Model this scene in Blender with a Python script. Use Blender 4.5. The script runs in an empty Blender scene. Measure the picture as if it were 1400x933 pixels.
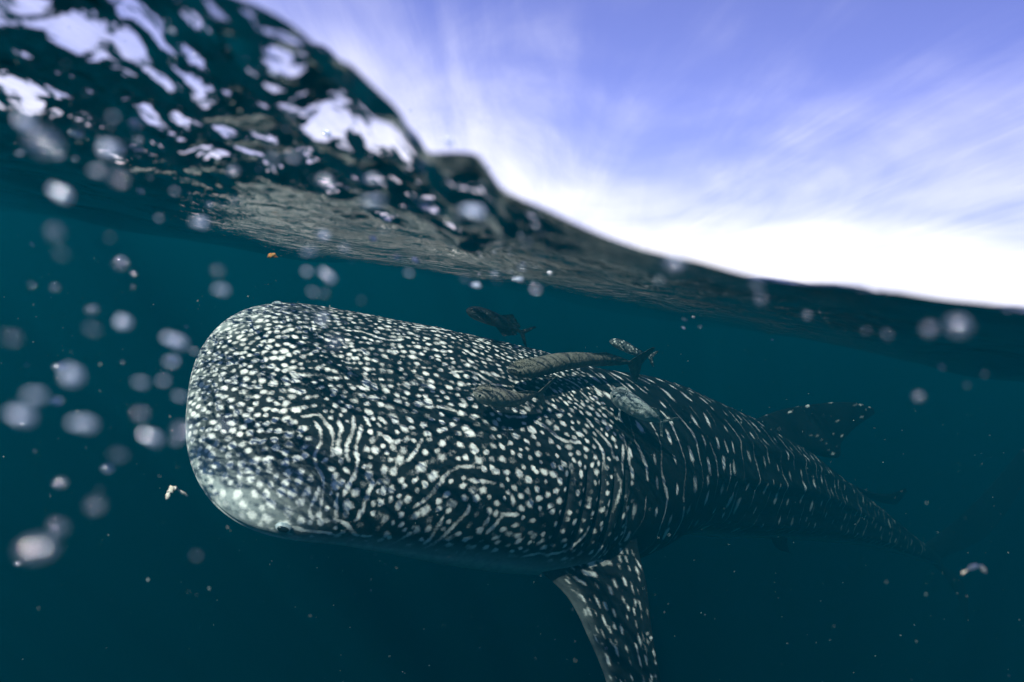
import bpy, bmesh, math, random
import numpy as np
from mathutils import Vector, Matrix

# ------------------------------------------------------------------ camera
scene = bpy.context.scene
LENS = 24.0
FSTOP = 4.0
FOCUS = 2.0
SUN_EL, SUN_AZ = math.radians(47.5), math.radians(214)      # azimuth clockwise from +Y: behind the viewer's left shoulder
EXPOSURE = 1.1
W0, H0 = 1400.0, 933.0
FPX = LENS / 36.0 * W0
CAM = np.array([0.0, 0.0, -0.04])
ROLL = math.radians(9.0)
PITCH = math.radians(-4.2)
# camera axes: looks along +Y, nose slightly down, the horizon falls to the right
_f = np.array([0.0, math.cos(PITCH), math.sin(PITCH)])
_r0 = np.array([1.0, 0.0, 0.0]); _u0 = np.cross(_r0, _f)
CR = math.cos(ROLL) * _r0 + math.sin(ROLL) * _u0
CU = -math.sin(ROLL) * _r0 + math.cos(ROLL) * _u0
CF = _f
def at(px, py, d):
    """point of the place seen at photo pixel (px, py), d metres in front"""
    return CAM + d * (CF + (px - W0 / 2) / FPX * CR + (H0 / 2 - py) / FPX * CU)
def to_px(P):
    q = np.asarray(P) - CAM
    d = q @ CF
    return W0 / 2 + FPX * (q @ CR) / d, H0 / 2 - FPX * (q @ CU) / d, d

# ---- whale shark: stations along the body (s metres from the snout) ----
SL = 6.0
#      s     px    py   depth  half width, half height, roll deg
STN = [(0.00, 262, 532, 1.67, 0.405, 0.20, 36),
       (0.35, 414, 555, 1.81, 0.395, 0.205, 36),
       (0.70, 565, 594, 2.00, 0.395, 0.245, 35),
       (1.05, 692, 621, 2.22, 0.405, 0.295, 33),
       (1.40, 798, 632, 2.46, 0.385, 0.325, 30),
       (1.80, 884, 624, 2.76, 0.345, 0.305, 27),
       (2.30, 962, 642, 3.12, 0.335, 0.305, 24),
       (2.90, 1036, 660, 3.56, 0.315, 0.29, 22),
       (3.60, 1108, 688, 4.04, 0.24, 0.235, 20),
       (4.40, 1186, 719, 4.56, 0.155, 0.15, 18),
       (5.10, 1244, 748, 5.00, 0.09, 0.085, 16),
       (5.60, 1278, 764, 5.30, 0.045, 0.05, 15)]
def spline(xk, yk, x):
    """smooth monotone-ish cubic through knots"""
    xk = np.asarray(xk, float); yk = np.asarray(yk, float)
    if yk.ndim == 1: yk = yk[:, None]; flat = True
    else: flat = False
    m = np.gradient(yk, xk, axis=0)
    x = np.clip(np.asarray(x, float), xk[0], xk[-1])
    i = np.clip(np.searchsorted(xk, x) - 1, 0, len(xk) - 2)
    h = (xk[i + 1] - xk[i]); t = (x - xk[i]) / h
    h = h[:, None]; t = t[:, None]
    o = ((2*t**3 - 3*t**2 + 1) * yk[i] + (t**3 - 2*t**2 + t) * h * m[i]
         + (-2*t**3 + 3*t**2) * yk[i+1] + (t**3 - t**2) * h * m[i+1])
    return o[:, 0] if flat else o
def body_frame(s):
    sk = [r[0] for r in STN]
    pts = np.array([at(r[1], r[2], r[3]) for r in STN])
    C = spline(sk, pts, s)
    e = 0.02
    T = spline(sk, pts, np.minimum(s + e, sk[-1])) - spline(sk, pts, np.maximum(s - e, 0))
    T /= np.linalg.norm(T, axis=1, keepdims=True)
    Z = np.array([0, 0, 1.0])
    side = np.cross(T, Z); side /= np.linalg.norm(side, axis=1, keepdims=True)   # towards the viewer
    up = np.cross(side, T)
    ro = np.radians(spline(sk, [r[6] for r in STN], s))[:, None]
    D = np.cos(ro) * up + np.sin(ro) * side
    L = np.cos(ro) * side - np.sin(ro) * up
    a = spline(sk, [r[4] for r in STN], s); b = spline(sk, [r[5] for r in STN], s)
    return C, T, D, L, a, b
S0 = 0.42
def body_points(s, th):
    """surface points; s (n,), th (m,) from the dorsal line, positive on the left flank"""
    C, T, D, L, a, b = body_frame(s)
    q = np.clip(s / S0, 0, 1)
    ha = (1 - (1 - q) ** 2.5) ** (1 / 2.5)
    hb = 0.16 + 0.84 * np.clip(s / 0.75, 0, 1) ** 0.75
    hb = hb * (1 - (1 - np.clip(s / 0.10, 0, 1)) ** 2.2) ** (1 / 2.2)
    ct, st = np.cos(th)[None, :], np.sin(th)[None, :]
    n = 2.0 + 0.5 * np.exp(-((s - 0.5) / 0.6) ** 2)[:, None]
    X = np.sign(st) * np.abs(st) ** (2 / n)
    Y = np.sign(ct) * np.abs(ct) ** (2 / n)
    # flatter throat and belly, gently arched back
    Y = np.where(Y < 0, Y * (0.86 - 0.26 * np.exp(-((s - 0.3) / 0.5) ** 2)[:, None]), Y)
    # long keels down the flank behind the gills
    amp = 0.045 * np.clip((s - 1.5) / 0.8, 0, 1) * np.clip((5.6 - s) / 1.5, 0, 1)
    R = np.ones_like(X * Y)
    for kk, w in ((0.55, 0.09), (1.0, 0.09), (1.62, 0.12)):
        R = R + amp[:, None] * np.exp(-((np.abs(th)[None, :] - kk) / w) ** 2)
    # the snout droops to the lip line
    lip = (-0.05 * (1 - np.clip(s / 0.6, 0, 1)) ** 1.5)[:, None]
    Xa = (a * ha)[:, None] * X * R
    Yb = (b * hb)[:, None] * Y * R + lip
    # gill region swells, then steps in behind the last slit
    return C[:, None, :] + Xa[..., None] * L[:, None, :] + Yb[..., None] * D[:, None, :]
cam_d = bpy.data.cameras.new('camera')
cam_d.lens = LENS; cam_d.sensor_width = 36.0
cam_d.clip_start = 0.01; cam_d.clip_end = 2000
cam_d.dof.use_dof = True; cam_d.dof.focus_distance = FOCUS; cam_d.dof.aperture_fstop = FSTOP
cam = bpy.data.objects.new('camera', cam_d)
scene.collection.objects.link(cam)
m = Matrix.Identity(4)
for k in range(3):
    m[k][0], m[k][1], m[k][2], m[k][3] = CR[k], CU[k], -CF[k], CAM[k]
cam.matrix_world = m
scene.camera = cam

# ------------------------------------------------------------------ sky, sun, exposure
world = bpy.data.worlds.new('World'); scene.world = world; world.use_nodes = True
wt = world.node_tree; wt.nodes.clear()
def N(t, kind, **kw):
    n = t.nodes.new(kind)
    for k, v in kw.items(): setattr(n, k, v)
    return n
def setin(n, **kw):
    for k, v in kw.items(): n.inputs[k.replace('_', ' ')].default_value = v
def math_node(t, op, a, b=None, c=None, clamp=False):
    n = N(t, 'ShaderNodeMath', operation=op, use_clamp=clamp)
    for i, v in enumerate((a, b, c)):
        if v is None: continue
        if isinstance(v, (int, float)): n.inputs[i].default_value = v
        else: t.links.new(v, n.inputs[i])
    return n.outputs[0]
def maprange(t, v, a, b, c=0.0, d=1.0, smooth=True):
    n = N(t, 'ShaderNodeMapRange', interpolation_type='SMOOTHSTEP' if smooth else 'LINEAR')
    t.links.new(v, n.inputs[0])
    for i, x in enumerate((a, b, c, d)): n.inputs[i + 1].default_value = x
    return n.outputs[0]
def mixcol(t, f, a, b, mode='MIX'):
    n = N(t, 'ShaderNodeMix', data_type='RGBA', blend_type=mode)
    for sock, v in ((n.inputs['Factor'], f), (n.inputs[6], a), (n.inputs[7], b)):
        if isinstance(v, (int, float)): sock.default_value = v
        elif isinstance(v, tuple): sock.default_value = v
        else: t.links.new(v, sock)
    return n.outputs[2]

sky = N(wt, 'ShaderNodeTexSky', sky_type='NISHITA', sun_disc=False)
sky.sun_elevation = SUN_EL; sky.sun_rotation = SUN_AZ
sky.air_density = 1.0; sky.dust_density = 0.6; sky.ozone_density = 2.0
tint = mixcol(wt, 1.0, sky.outputs[0], (0.88, 0.70, 1.14, 1), 'MULTIPLY')
tc = N(wt, 'ShaderNodeTexCoord')
sep = N(wt, 'ShaderNodeSeparateXYZ'); wt.links.new(tc.outputs['Generated'], sep.inputs[0])
zc = math_node(wt, 'ADD', math_node(wt, 'MAXIMUM', sep.outputs[2], 0.0), 0.10)
cmb = N(wt, 'ShaderNodeCombineXYZ')
wt.links.new(math_node(wt, 'DIVIDE', sep.outputs[0], zc), cmb.inputs[0])
wt.links.new(math_node(wt, 'DIVIDE', sep.outputs[1], zc), cmb.inputs[1])
def cloud_noise(scale, rot, stretch, detail, dist, rough=0.55, seed=0.0):
    mp = N(wt, 'ShaderNodeMapping'); wt.links.new(cmb.outputs[0], mp.inputs[0])
    mp.inputs['Rotation'].default_value = (0, 0, math.radians(rot))
    mp.inputs['Scale'].default_value = (stretch[0], stretch[1], 1)
    mp.inputs['Location'].default_value = (seed, seed * 1.7, seed * .3)
    nz = N(wt, 'ShaderNodeTexNoise'); wt.links.new(mp.outputs[0], nz.inputs['Vector'])
    setin(nz, Scale=scale, Detail=detail, Roughness=rough, Distortion=dist)
    return nz.outputs['Fac']
cov = cloud_noise(0.42, 20, (1, 1), 3, 0.4, seed=8.2)
streak = cloud_noise(1.2, 62, (1.0, 0.42), 9, 0.9, 0.58, seed=2.2)
wisp = cloud_noise(2.4, 95, (1.0, 0.10), 8, 1.0, 0.6, seed=1.3)
cl = math_node(wt, 'ADD', math_node(wt, 'MULTIPLY', cov, 1.2), math_node(wt, 'MULTIPLY', streak, 0.55))
cl = math_node(wt, 'ADD', cl, math_node(wt, 'MULTIPLY', wisp, 0.48))
# thin cirrus thickens along the slant path towards the horizon
slant = math_node(wt, 'POWER', math_node(wt, 'SUBTRACT', 1.0, math_node(wt, 'MAXIMUM', sep.outputs[2], 0.0)), 6.0)
cl = math_node(wt, 'ADD', cl, math_node(wt, 'MULTIPLY', slant, 1.05))
cmask = maprange(wt, cl, 1.06, 2.0, 0.0, 0.96)
skyc = mixcol(wt, cmask, tint, (8.6, 8.4, 9.2, 1))
bg = N(wt, 'ShaderNodeBackground'); wt.links.new(skyc, bg.inputs[0]); bg.inputs[1].default_value = 0.082
wo = N(wt, 'ShaderNodeOutputWorld'); wt.links.new(bg.outputs[0], wo.inputs[0])

sun_d = bpy.data.lights.new('sun', 'SUN'); sun_d.energy = 5.0; sun_d.angle = math.radians(0.53); sun_d.color = (1.0, 0.95, 0.88)
sun = bpy.data.objects.new('sun', sun_d); scene.collection.objects.link(sun)
sdir = Vector((math.sin(SUN_AZ) * math.cos(SUN_EL), math.cos(SUN_AZ) * math.cos(SUN_EL), math.sin(SUN_EL)))
sun.rotation_euler = sdir.to_track_quat('Z', 'Y').to_euler()
sun.location = sdir * 50

vs = scene.view_settings
vs.view_transform = 'Standard'; vs.look = 'None'; vs.exposure = EXPOSURE; vs.gamma = 1.0; vs.use_curve_mapping = False
scene.render.engine = 'CYCLES'
cy = scene.cycles
cy.use_denoising = True
cy.max_bounces = 10; cy.diffuse_bounces = 2; cy.glossy_bounces = 5; cy.transmission_bounces = 4
cy.volume_bounces = 4; cy.transparent_max_bounces = 16
cy.sample_clamp_indirect = 8.0; cy.sample_clamp_direct = 0.0
cy.caustics_reflective = False; cy.caustics_refractive = False

# ------------------------------------------------------------------ helpers
rng = np.random.default_rng(11)
COL = scene.collection
def mat(name):
    m = bpy.data.materials.new(name); m.use_nodes = True
    m.node_tree.nodes.clear()
    return m, m.node_tree
def out(t, shader=None, volume=None):
    o = N(t, 'ShaderNodeOutputMaterial')
    if shader is not None: t.links.new(shader, o.inputs['Surface'])
    if volume is not None: t.links.new(volume, o.inputs['Volume'])
def mesh_obj(name, V, F, material=None, parent=None, smooth=True):
    me = bpy.data.meshes.new(name)
    V = np.ascontiguousarray(V, dtype=np.float32)
    if isinstance(F, np.ndarray):
        F = np.ascontiguousarray(F, dtype=np.int32); k = F.shape[1]
        me.vertices.add(len(V)); me.vertices.foreach_set('co', V.ravel())
        me.loops.add(F.size); me.loops.foreach_set('vertex_index', F.ravel())
        me.polygons.add(len(F)); me.polygons.foreach_set('loop_start', np.arange(0, F.size, k, dtype=np.int32))
        me.update(calc_edges=True); me.validate()
    else:
        me.from_pydata(V.tolist(), [], F); me.update()
    if smooth: me.polygons.foreach_set('use_smooth', np.ones(len(me.polygons), dtype=bool))
    if material: me.materials.append(material)
    o = bpy.data.objects.new(name, me); COL.objects.link(o)
    if parent: o.parent = parent
    return o
def empty(name, loc):
    o = bpy.data.objects.new(name, None); COL.objects.link(o); o.location = loc; o.empty_display_size = 0.05
    return o
def tag(o, label=None, cat=None, group=None, kind=None):
    if label: o['label'] = label
    if cat: o['category'] = cat
    if group: o['group'] = group
    if kind: o['kind'] = kind
    return o
def grid_faces(n, m, wrap=False, off=0):
    """faces of an n x m vertex grid (row major), closed across m if wrap"""
    i = np.arange(n - 1)[:, None]; j = np.arange(m if wrap else m - 1)[None, :]
    j2 = (j + 1) % m
    a = i * m + j; b = i * m + j2; c = (i + 1) * m + j2; d = (i + 1) * m + j
    return np.stack([a, b, c, d], -1).reshape(-1, 4) + off

# ------------------------------------------------------------------ the sea: a body of water and its surface
def water_material():
    m, t = mat('sea_water')
    sc = N(t, 'ShaderNodeVolumeScatter'); sc.inputs['Color'].default_value = WATER_SCATTER + (1,)
    sc.inputs['Density'].default_value = WATER_SD; sc.inputs['Anisotropy'].default_value = 0.45
    ab = N(t, 'ShaderNodeVolumeAbsorption'); ab.inputs['Color'].default_value = WATER_ABSORB + (1,)
    ab.inputs['Density'].default_value = WATER_AD
    ad = N(t, 'ShaderNodeAddShader'); t.links.new(sc.outputs[0], ad.inputs[0]); t.links.new(ab.outputs[0], ad.inputs[1])
    out(t, volume=ad.outputs[0])
    return m
WATER_SCATTER = (0.005, 0.70, 1.0); WATER_SD = 0.055
WATER_ABSORB = (0.20, 0.46, 0.48); WATER_AD = 0.43

def interface_material():
    """the skin of the sea: Fresnel mirror and window, with capillary ripples"""
    m, t = mat('sea_surface')
    geo = N(t, 'ShaderNodeNewGeometry')
    def nz(scale, det, stretch=(1, 1, 1), dist=0.0):
        mp = N(t, 'ShaderNodeMapping'); t.links.new(geo.outputs['Position'], mp.inputs[0]); mp.inputs['Scale'].default_value = stretch
        n = N(t, 'ShaderNodeTexNoise'); t.links.new(mp.outputs[0], n.inputs['Vector'])
        setin(n, Scale=scale, Detail=det, Roughness=0.5, Distortion=dist); return n.outputs['Fac']
    h = math_node(t, 'MULTIPLY', nz(7, 2, (1, 1, 0.2), 0.6), 0.020)
    h = math_node(t, 'ADD', h, math_node(t, 'MULTIPLY', nz(22, 2, (1, 1.3, 0.2), 0.8), 0.0075))
    h = math_node(t, 'ADD', h, math_node(t, 'MULTIPLY', nz(75, 2, (1, 1, 1), 0.4), 0.0026))
    b = N(t, 'ShaderNodeBump'); b.inputs['Strength'].default_value = 1.0; b.inputs['Distance'].default_value = 1.0
    t.links.new(h, b.inputs['Height'])
    fr = N(t, 'ShaderNodeFresnel'); fr.inputs['IOR'].default_value = 1.333; t.links.new(b.outputs[0], fr.inputs['Normal'])
    gl = N(t, 'ShaderNodeBsdfGlossy'); gl.inputs['Roughness'].default_value = 0.02; t.links.new(b.outputs[0], gl.inputs['Normal'])
    tr = N(t, 'ShaderNodeBsdfTransparent')
    mx = N(t, 'ShaderNodeMixShader'); t.links.new(fr.outputs[0], mx.inputs[0]); t.links.new(tr.outputs[0], mx.inputs[1]); t.links.new(gl.outputs[0], mx.inputs[2])
    out(t, mx.outputs[0])
    return m

def waves(x, y, lam0, lam1, n, slope, seed, spread=1.2, heading=0.5):
    r = np.random.default_rng(seed); h = np.zeros_like(x)
    for k in range(n):
        lam = lam0 * (lam1 / lam0) ** (k / max(n - 1, 1)) * r.uniform(0.9, 1.1)
        a = heading + r.normal() * spread; kk = 2 * math.pi / lam
        amp = slope / kk * math.sqrt(2.0 / n)
        ph = kk * (x * math.cos(a) + y * math.sin(a)) + r.uniform(0, 6.28)
        h += amp * np.sin(ph)
    return h
Y0 = 0.30                           # the water opens this far in front of the lens
EDGE = [(-200, -190), (0, -130), (200, -75), (340, -2), (400, 33), (480, 92), (540, 165), (560, 212), (585, 236), (650, 240), (682, 283),
        (720, 297), (800, 319), (900, 345), (1000, 366), (1100, 384), (1200, 399), (1300, 408), (1400, 416), (1600, 440)]
def build_surface():
    def axis(start, step, ratio, end):
        v = [start]
        while v[-1] < end: v.append(v[-1] + step); step *= ratio
        return v
    xp = axis(0.0, 0.0032, 1.0, 0.30)[:-1]; xp = xp + axis(xp[-1] + 0.0032, 0.0034, 1.022, 90.0)
    xs = np.array([-v for v in xp[:0:-1]] + xp)
    yf = axis(Y0, 0.0030, 1.0, 0.50)[:-1]; yf = yf + axis(yf[-1] + 0.003, 0.0033, 1.018, 90.0)
    yb = [Y0 - v for v in axis(0.05, 0.05, 1.5, 90.0)]
    ys = np.array(yb[::-1] + yf)
    X, Y = np.meshgrid(xs, ys)
    R = np.hypot(X, Y)
    def fade(lam): return 1.0 / (1.0 + (R * 0.02 / (lam * 0.22)) ** 4)
    def field(X, Y):
        far = np.clip(np.hypot(X, Y) / 2.0, 0.25, 1.0)
        h = waves(X, Y, 6.0, 1.2, 10, 0.055, 5, 0.7, 0.9) * far
        h += waves(X, Y, 0.9, 0.25, 14, 0.10, 8, 1.0, 0.6) * (0.4 + 0.6 * np.clip((Y - Y0) / 1.0, 0, 1))
        return h
    Z = field(X, Y) + waves(X, Y, 0.22, 0.06, 18, 0.15, 21, 1.6, 0.4) * fade(0.1)
    # the wave that climbs at the lens: a steep lumpy swell on the left that runs down to the right
    pts = []
    for px, py in EDGE:
        d = at(px, py, 1.0) - CAM; q = CAM + d * (Y0 / d[1]); pts.append((q[0], q[2]))
    ex = np.array([p[0] for p in pts]); ez = np.array([p[1] for p in pts])
    edge = np.interp(X, ex, ez) * (1 - np.clip((np.abs(X) - 0.5) / 1.5, 0, 1))
    lump_m = np.clip((0.04 - X) / 0.10, 0, 1) * np.clip((0.95 - Y) / 0.6, 0, 1) * (Y > 0)
    lump = waves(X, Y, 0.18, 0.06, 20, 0.42, 33, 1.6, 0.7) + waves(X, Y, 0.05, 0.018, 22, 0.36, 34, 1.6, 0.7)
    Zb = Z.copy()
    z0 = field(X, np.full_like(Y, Y0))
    left = np.clip((0.02 - X) / 0.12, 0, 1)
    ell = 0.17 + 0.08 * left
    q = np.clip((Y - Y0) / ell, 0, None)
    dec = np.exp(-q ** 2) * 0.75 + 0.25 * np.exp(-q * 0.6)
    Z = Zb + (edge - z0) * dec
    Z += 0.005 * np.clip((X + 0.0) / 0.10, 0, 1) * np.clip((1.5 - X), 0, 1) * (np.exp(-np.clip(Y - Y0, 0, None) / 0.009) - 1) * (Y < 0.6) * np.clip((0.6 - Y) / 0.3, 0, 1)
    near = np.clip((Y - Y0) / 0.03, 0.25, 1)
    Z += lump * lump_m * near
    n, mm = X.shape
    F = grid_faces(n, mm)
    cx = (X[:-1, :-1] + X[1:, 1:]).ravel() / 2; cyy = (Y[:-1, :-1] + Y[1:, 1:]).ravel() / 2
    keep = ~((np.abs(cx) < 2.4) & (cyy < Y0) & (cyy > -1.6))
    F = F[keep]
    V = np.stack([X, Y, Z], -1).reshape(-1, 3)
    used = np.zeros(len(V), bool); used[F.ravel()] = True
    idx = np.cumsum(used) - 1
    o = mesh_obj('water_surface', V[used], idx[F], interface_material())
    tag(o, 'rippled skin of the sea rising into a lumpy swell', kind='structure')
    return o
build_surface()
def build_water():
    x, y0, y1, z0, z1 = 70, -40, 85, -22, -0.012
    V = [(-x, y0, z0), (x, y0, z0), (x, y1, z0), (-x, y1, z0), (-x, y0, z1), (x, y0, z1), (x, y1, z1), (-x, y1, z1)]
    F = [(0, 3, 2, 1), (4, 5, 6, 7), (0, 1, 5, 4), (1, 2, 6, 5), (2, 3, 7, 6), (3, 0, 4, 7)]
    o = mesh_obj('water', np.array(V), F, water_material(), smooth=False)
    tag(o, 'dark teal sea water', kind='structure')
build_water()

# ------------------------------------------------------------------ whale shark
class Skin:
    """a grid of skin points that spots and lines are laid on, measured on the surface itself"""
    def __init__(self, P):
        self.P = P; self.n, self.m = P.shape[:2]
        self.warp = np.zeros((self.n, self.m)); rr = np.random.default_rng(50)
        for lam in (0.05, 0.034, 0.024, 0.017, 0.012, 0.009):
            for _ in range(3):
                k = rr.normal(size=3); k *= 2 * math.pi / lam / np.linalg.norm(k)
                self.warp += 0.10 * np.sin(P @ k + rr.uniform(0, 6.28))
        self.mask = np.zeros((self.n, self.m)); self.pale = np.zeros((self.n, self.m))
    def stamp(self, i, j, e1, l, w, val, wi, wj, soft=0.95):
        i0, i1 = max(i - wi, 0), min(i + wi + 1, self.n)
        jj = np.arange(j - wj, j + wj + 1) % self.m
        sub = self.P[i0:i1][:, jj]
        d = sub - self.P[i, j]
        a = d @ e1; r2 = (d * d).sum(-1) - a * a
        f = (a / l) ** 2 + np.maximum(r2, 0) / (w * w)
        f = f * np.exp(self.warp[i0:i1][:, jj])
        v = val * np.clip((1 - np.sqrt(f)) / soft + 0.5, 0, 1)
        cur = self.mask[i0:i1][:, jj]
        self.mask[np.ix_(np.arange(i0, i1), jj)] = np.maximum(cur, v)

def build_shark():
    R = np.random.default_rng(4)
    # grid: rows along the body, columns round it (closer together on the flank)
    ha = np.linspace(0.002, 0.985, 110)
    s = np.concatenate([S0 * (1 - (1 - ha ** 2.5) ** (1 / 2.5)), np.arange(0.02, 2.0, 0.0042), np.arange(2.0, 3.6, 0.008), np.arange(3.6, 5.601, 0.02)])
    s = np.unique(np.round(s, 5))
    s = s[np.concatenate([[True], np.diff(s) > 2e-5])]
    u = np.linspace(-math.pi, math.pi, 2001)
    dens = 1.0 + 1.1 * ((u > -1.1) & (u < 1.95))
    cum = np.concatenate([[0], np.cumsum((dens[1:] + dens[:-1]) / 2)]); cum /= cum[-1]
    th = np.interp(np.linspace(0, 1, 461)[:-1], cum, u)
    P = body_points(s, th)
    C, T, D, L, a_, b_ = body_frame(s)
    n, m = len(s), len(th)
    TH = np.broadcast_to(th, (n, m)); S = np.broadcast_to(s[:, None], (n, m))
    nrm = np.cross(np.gradient(P, axis=1), np.gradient(P, axis=0)); nrm /= np.linalg.norm(nrm, axis=2, keepdims=True) + 1e-12
    if ((P - C[:, None, :]) * nrm).sum() < 0: nrm = -nrm
    # gill slits: five shallow grooves, and the step behind the gill chamber
    gill = np.zeros((n, m))
    for k, sg in enumerate((0.985, 1.045, 1.10, 1.15, 1.195)):
        curve = sg + 0.05 * (np.abs(TH) - 1.0) ** 2 - 0.03 * (np.abs(TH) - 1.0)
        on = np.clip((np.abs(TH) - 0.62) / 0.1, 0, 1) * np.clip((1.42 - np.abs(TH)) / 0.12, 0, 1)
        gill = np.maximum(gill, on * np.exp(-((S - curve) / 0.009) ** 2))
    chamber = np.clip((S - 0.8) / 0.35, 0, 1) * np.clip((1.235 - S) / 0.05, 0, 1) * np.clip((np.abs(TH) - 0.35) / 0.4, 0, 1) * np.clip((2.0 - np.abs(TH)) / 0.4, 0, 1)
    # mouth line under the snout
    mouth = np.exp(-((np.abs(TH) - 1.66) / 0.06) ** 2) * np.clip((0.30 - S) / 0.03, 0, 1)
    low = waves(S * 1.0, TH * 0.35, 0.5, 0.12, 12, 0.02, 77, 2.0, 0.0)
    P = P + nrm * (0.014 * chamber - 0.016 * gill - 0.012 * mouth + low * np.clip(S / 0.4, 0, 1) * np.clip((4 - S) / 2, 0, 1))[..., None]
    sk = Skin(P)
    # arc lengths: v from the dorsal line round the body, w along it
    dv = np.linalg.norm(np.diff(P, axis=1), axis=2)
    j0 = int(np.argmin(np.abs(th)))
    v = np.zeros((n, m)); v[:, 1:] = np.cumsum(dv, axis=1); v = v - v[:, j0:j0 + 1]
    sgrid = s
    def ij(sv, vv):
        i = int(np.clip(np.searchsorted(sgrid, sv), 0, n - 1))
        j = int(np.clip(np.searchsorted(v[i], vv), 0, m - 1)); return i, j
    # grain of the markings on the left flank: (s, theta, angle); 0 runs along the body, 90 up towards the back
    CTL = [(0.15, -0.5, 8), (0.12, 0.2, 22), (0.25, 0.5, 28), (0.08, 0.9, -65), (0.22, 1.2, -42), (0.35, 1.4, -15), (0.40, 0.35, 96), (0.46, 0.6, 104),
           (0.36, 0.75, 100), (0.40, 1.05, 80), (0.50, 0.80, 72), (0.60, 0.58, 55), (0.58, 0.85, 35), (0.70, 0.33, 2), (0.82, 0.52, -4), (0.80, 0.28, -4), (0.72, 0.70, -3),
           (0.95, 0.30, -28), (0.95, 0.50, -14), (0.75, 0.95, -40), (0.62, 1.25, 62), (0.74, 1.25, 60), (0.90, 1.25, 22), (1.00, 0.95, 12), (1.08, 0.75, 80),
           (1.02, 0.10, -52), (0.50, 0.0, -4), (0.62, -0.2, -4), (0.60, 0.2, -20), (1.2, 0.1, -62), (1.2, 0.6, 92), (1.15, 1.2, 60), (0.9, -0.2, -20), (0.35, 0.1, 2), (0.35, -0.3, -5)]
    ct = np.array(CTL)
    def angle(sv, tv):
        w = np.exp(-(((ct[:, 0] - sv) / 0.09) ** 2 + ((ct[:, 1] - tv) / 0.17) ** 2)) + 1e-9
        a = np.radians(ct[:, 2]); return 0.5 * math.atan2((w * np.sin(2 * a)).sum(), (w * np.cos(2 * a)).sum())
    def sep(sv, tv):
        d = np.interp(sv, [0, 0.12, 0.3, 0.45, 0.7, 1.0, 1.25], [0.016, 0.018, 0.020, 0.023, 0.0265, 0.0265, 0.025]) * (0.86 if tv < 0.1 else 1.0)
        return d
    SMAX, VMAX = 1.235, 0.62
    jv = {}
    cell = 0.012
    taken = {}
    def near(p, d, own=None):
        k0, k1 = int(p[0] // cell), int(p[1] // cell); r = int(d // cell) + 1
        for x in range(k0 - r, k0 + r + 1):
            for y in range(k1 - r, k1 + r + 1):
                for q in taken.get((x, y), ()):
                    if (q[0] - p[0]) ** 2 + (q[1] - p[1]) ** 2 < d * d and q[2] != own: return True
        return False
    def theta_at(sv, vv):
        i, j = ij(sv, vv); return th[j], i, j
    lines = []
    def metric(sv):           # metres of skin per metre of s near the blunt snout
        return 1.0
    def trace(p0, ident):
        both = []
        for sg in (1, -1):
            p = np.array(p0); pts = []; prev = None
            for k in range(int(R.uniform(12, 45))):
                tv, i, j = theta_at(p[0], p[1])
                a = angle(p[0], tv) + 0.5 * math.sin(p[0] * 31 + p[1] * 23) * math.sin(p[0] * 17 - p[1] * 29)
                d = np.array([math.cos(a), -math.sin(a)])
                if prev is None: d = d * sg
                elif d @ prev < 0: d = -d
                prev = d; p = p + d * 0.004
                if p[0] < 0.30 or p[0] > SMAX or p[1] < -0.45 or p[1] > VMAX or abs(tv) > 1.9: break
                if near(p, 0.62 * sep(p[0], tv), ident): break
                pts.append(p.copy())
            both.append(pts)
        pts = both[1][::-1] + [np.array(p0)] + both[0]
        for p in pts: taken.setdefault((int(p[0] // cell), int(p[1] // cell)), []).append((p[0], p[1], ident))
        return pts
    seeds = np.stack([R.uniform(0.33, SMAX, 9000), R.uniform(-0.45, VMAX, 9000)], 1)
    ident = 0
    for p in seeds:
        tv, i, j = theta_at(*p)
        if not (-1.3 < tv < 1.75): continue
        if near(p, sep(p[0], tv)): continue
        ident += 1
        lines.append(trace(p, ident))
    def tangents(i, j):
        es = P[min(i + 1, n - 1), j] - P[max(i - 1, 0), j]; es = es / (np.linalg.norm(es) + 1e-12)
        et = P[i, (j - 1) % m] - P[i, (j + 1) % m]; et = et - (et @ es) * es; et = et / (np.linalg.norm(et) + 1e-12)
        return es, et
    def put(sv, vv, a, l, w, val):
        i, j = ij(sv, vv); es, et = tangents(i, j)
        e1 = math.cos(a) * es + math.sin(a) * et
        big = max(l, w) * 1.3
        ds = np.linalg.norm(P[min(i + 1, n - 1), j] - P[i, j]) + 1e-4
        dj = np.linalg.norm(P[i, (j + 1) % m] - P[i, j]) + 1e-4
        sk.stamp(i, j, e1, l, w, val, min(int(big / ds) + 2, 40), min(int(big / dj) + 2, 40))
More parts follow.
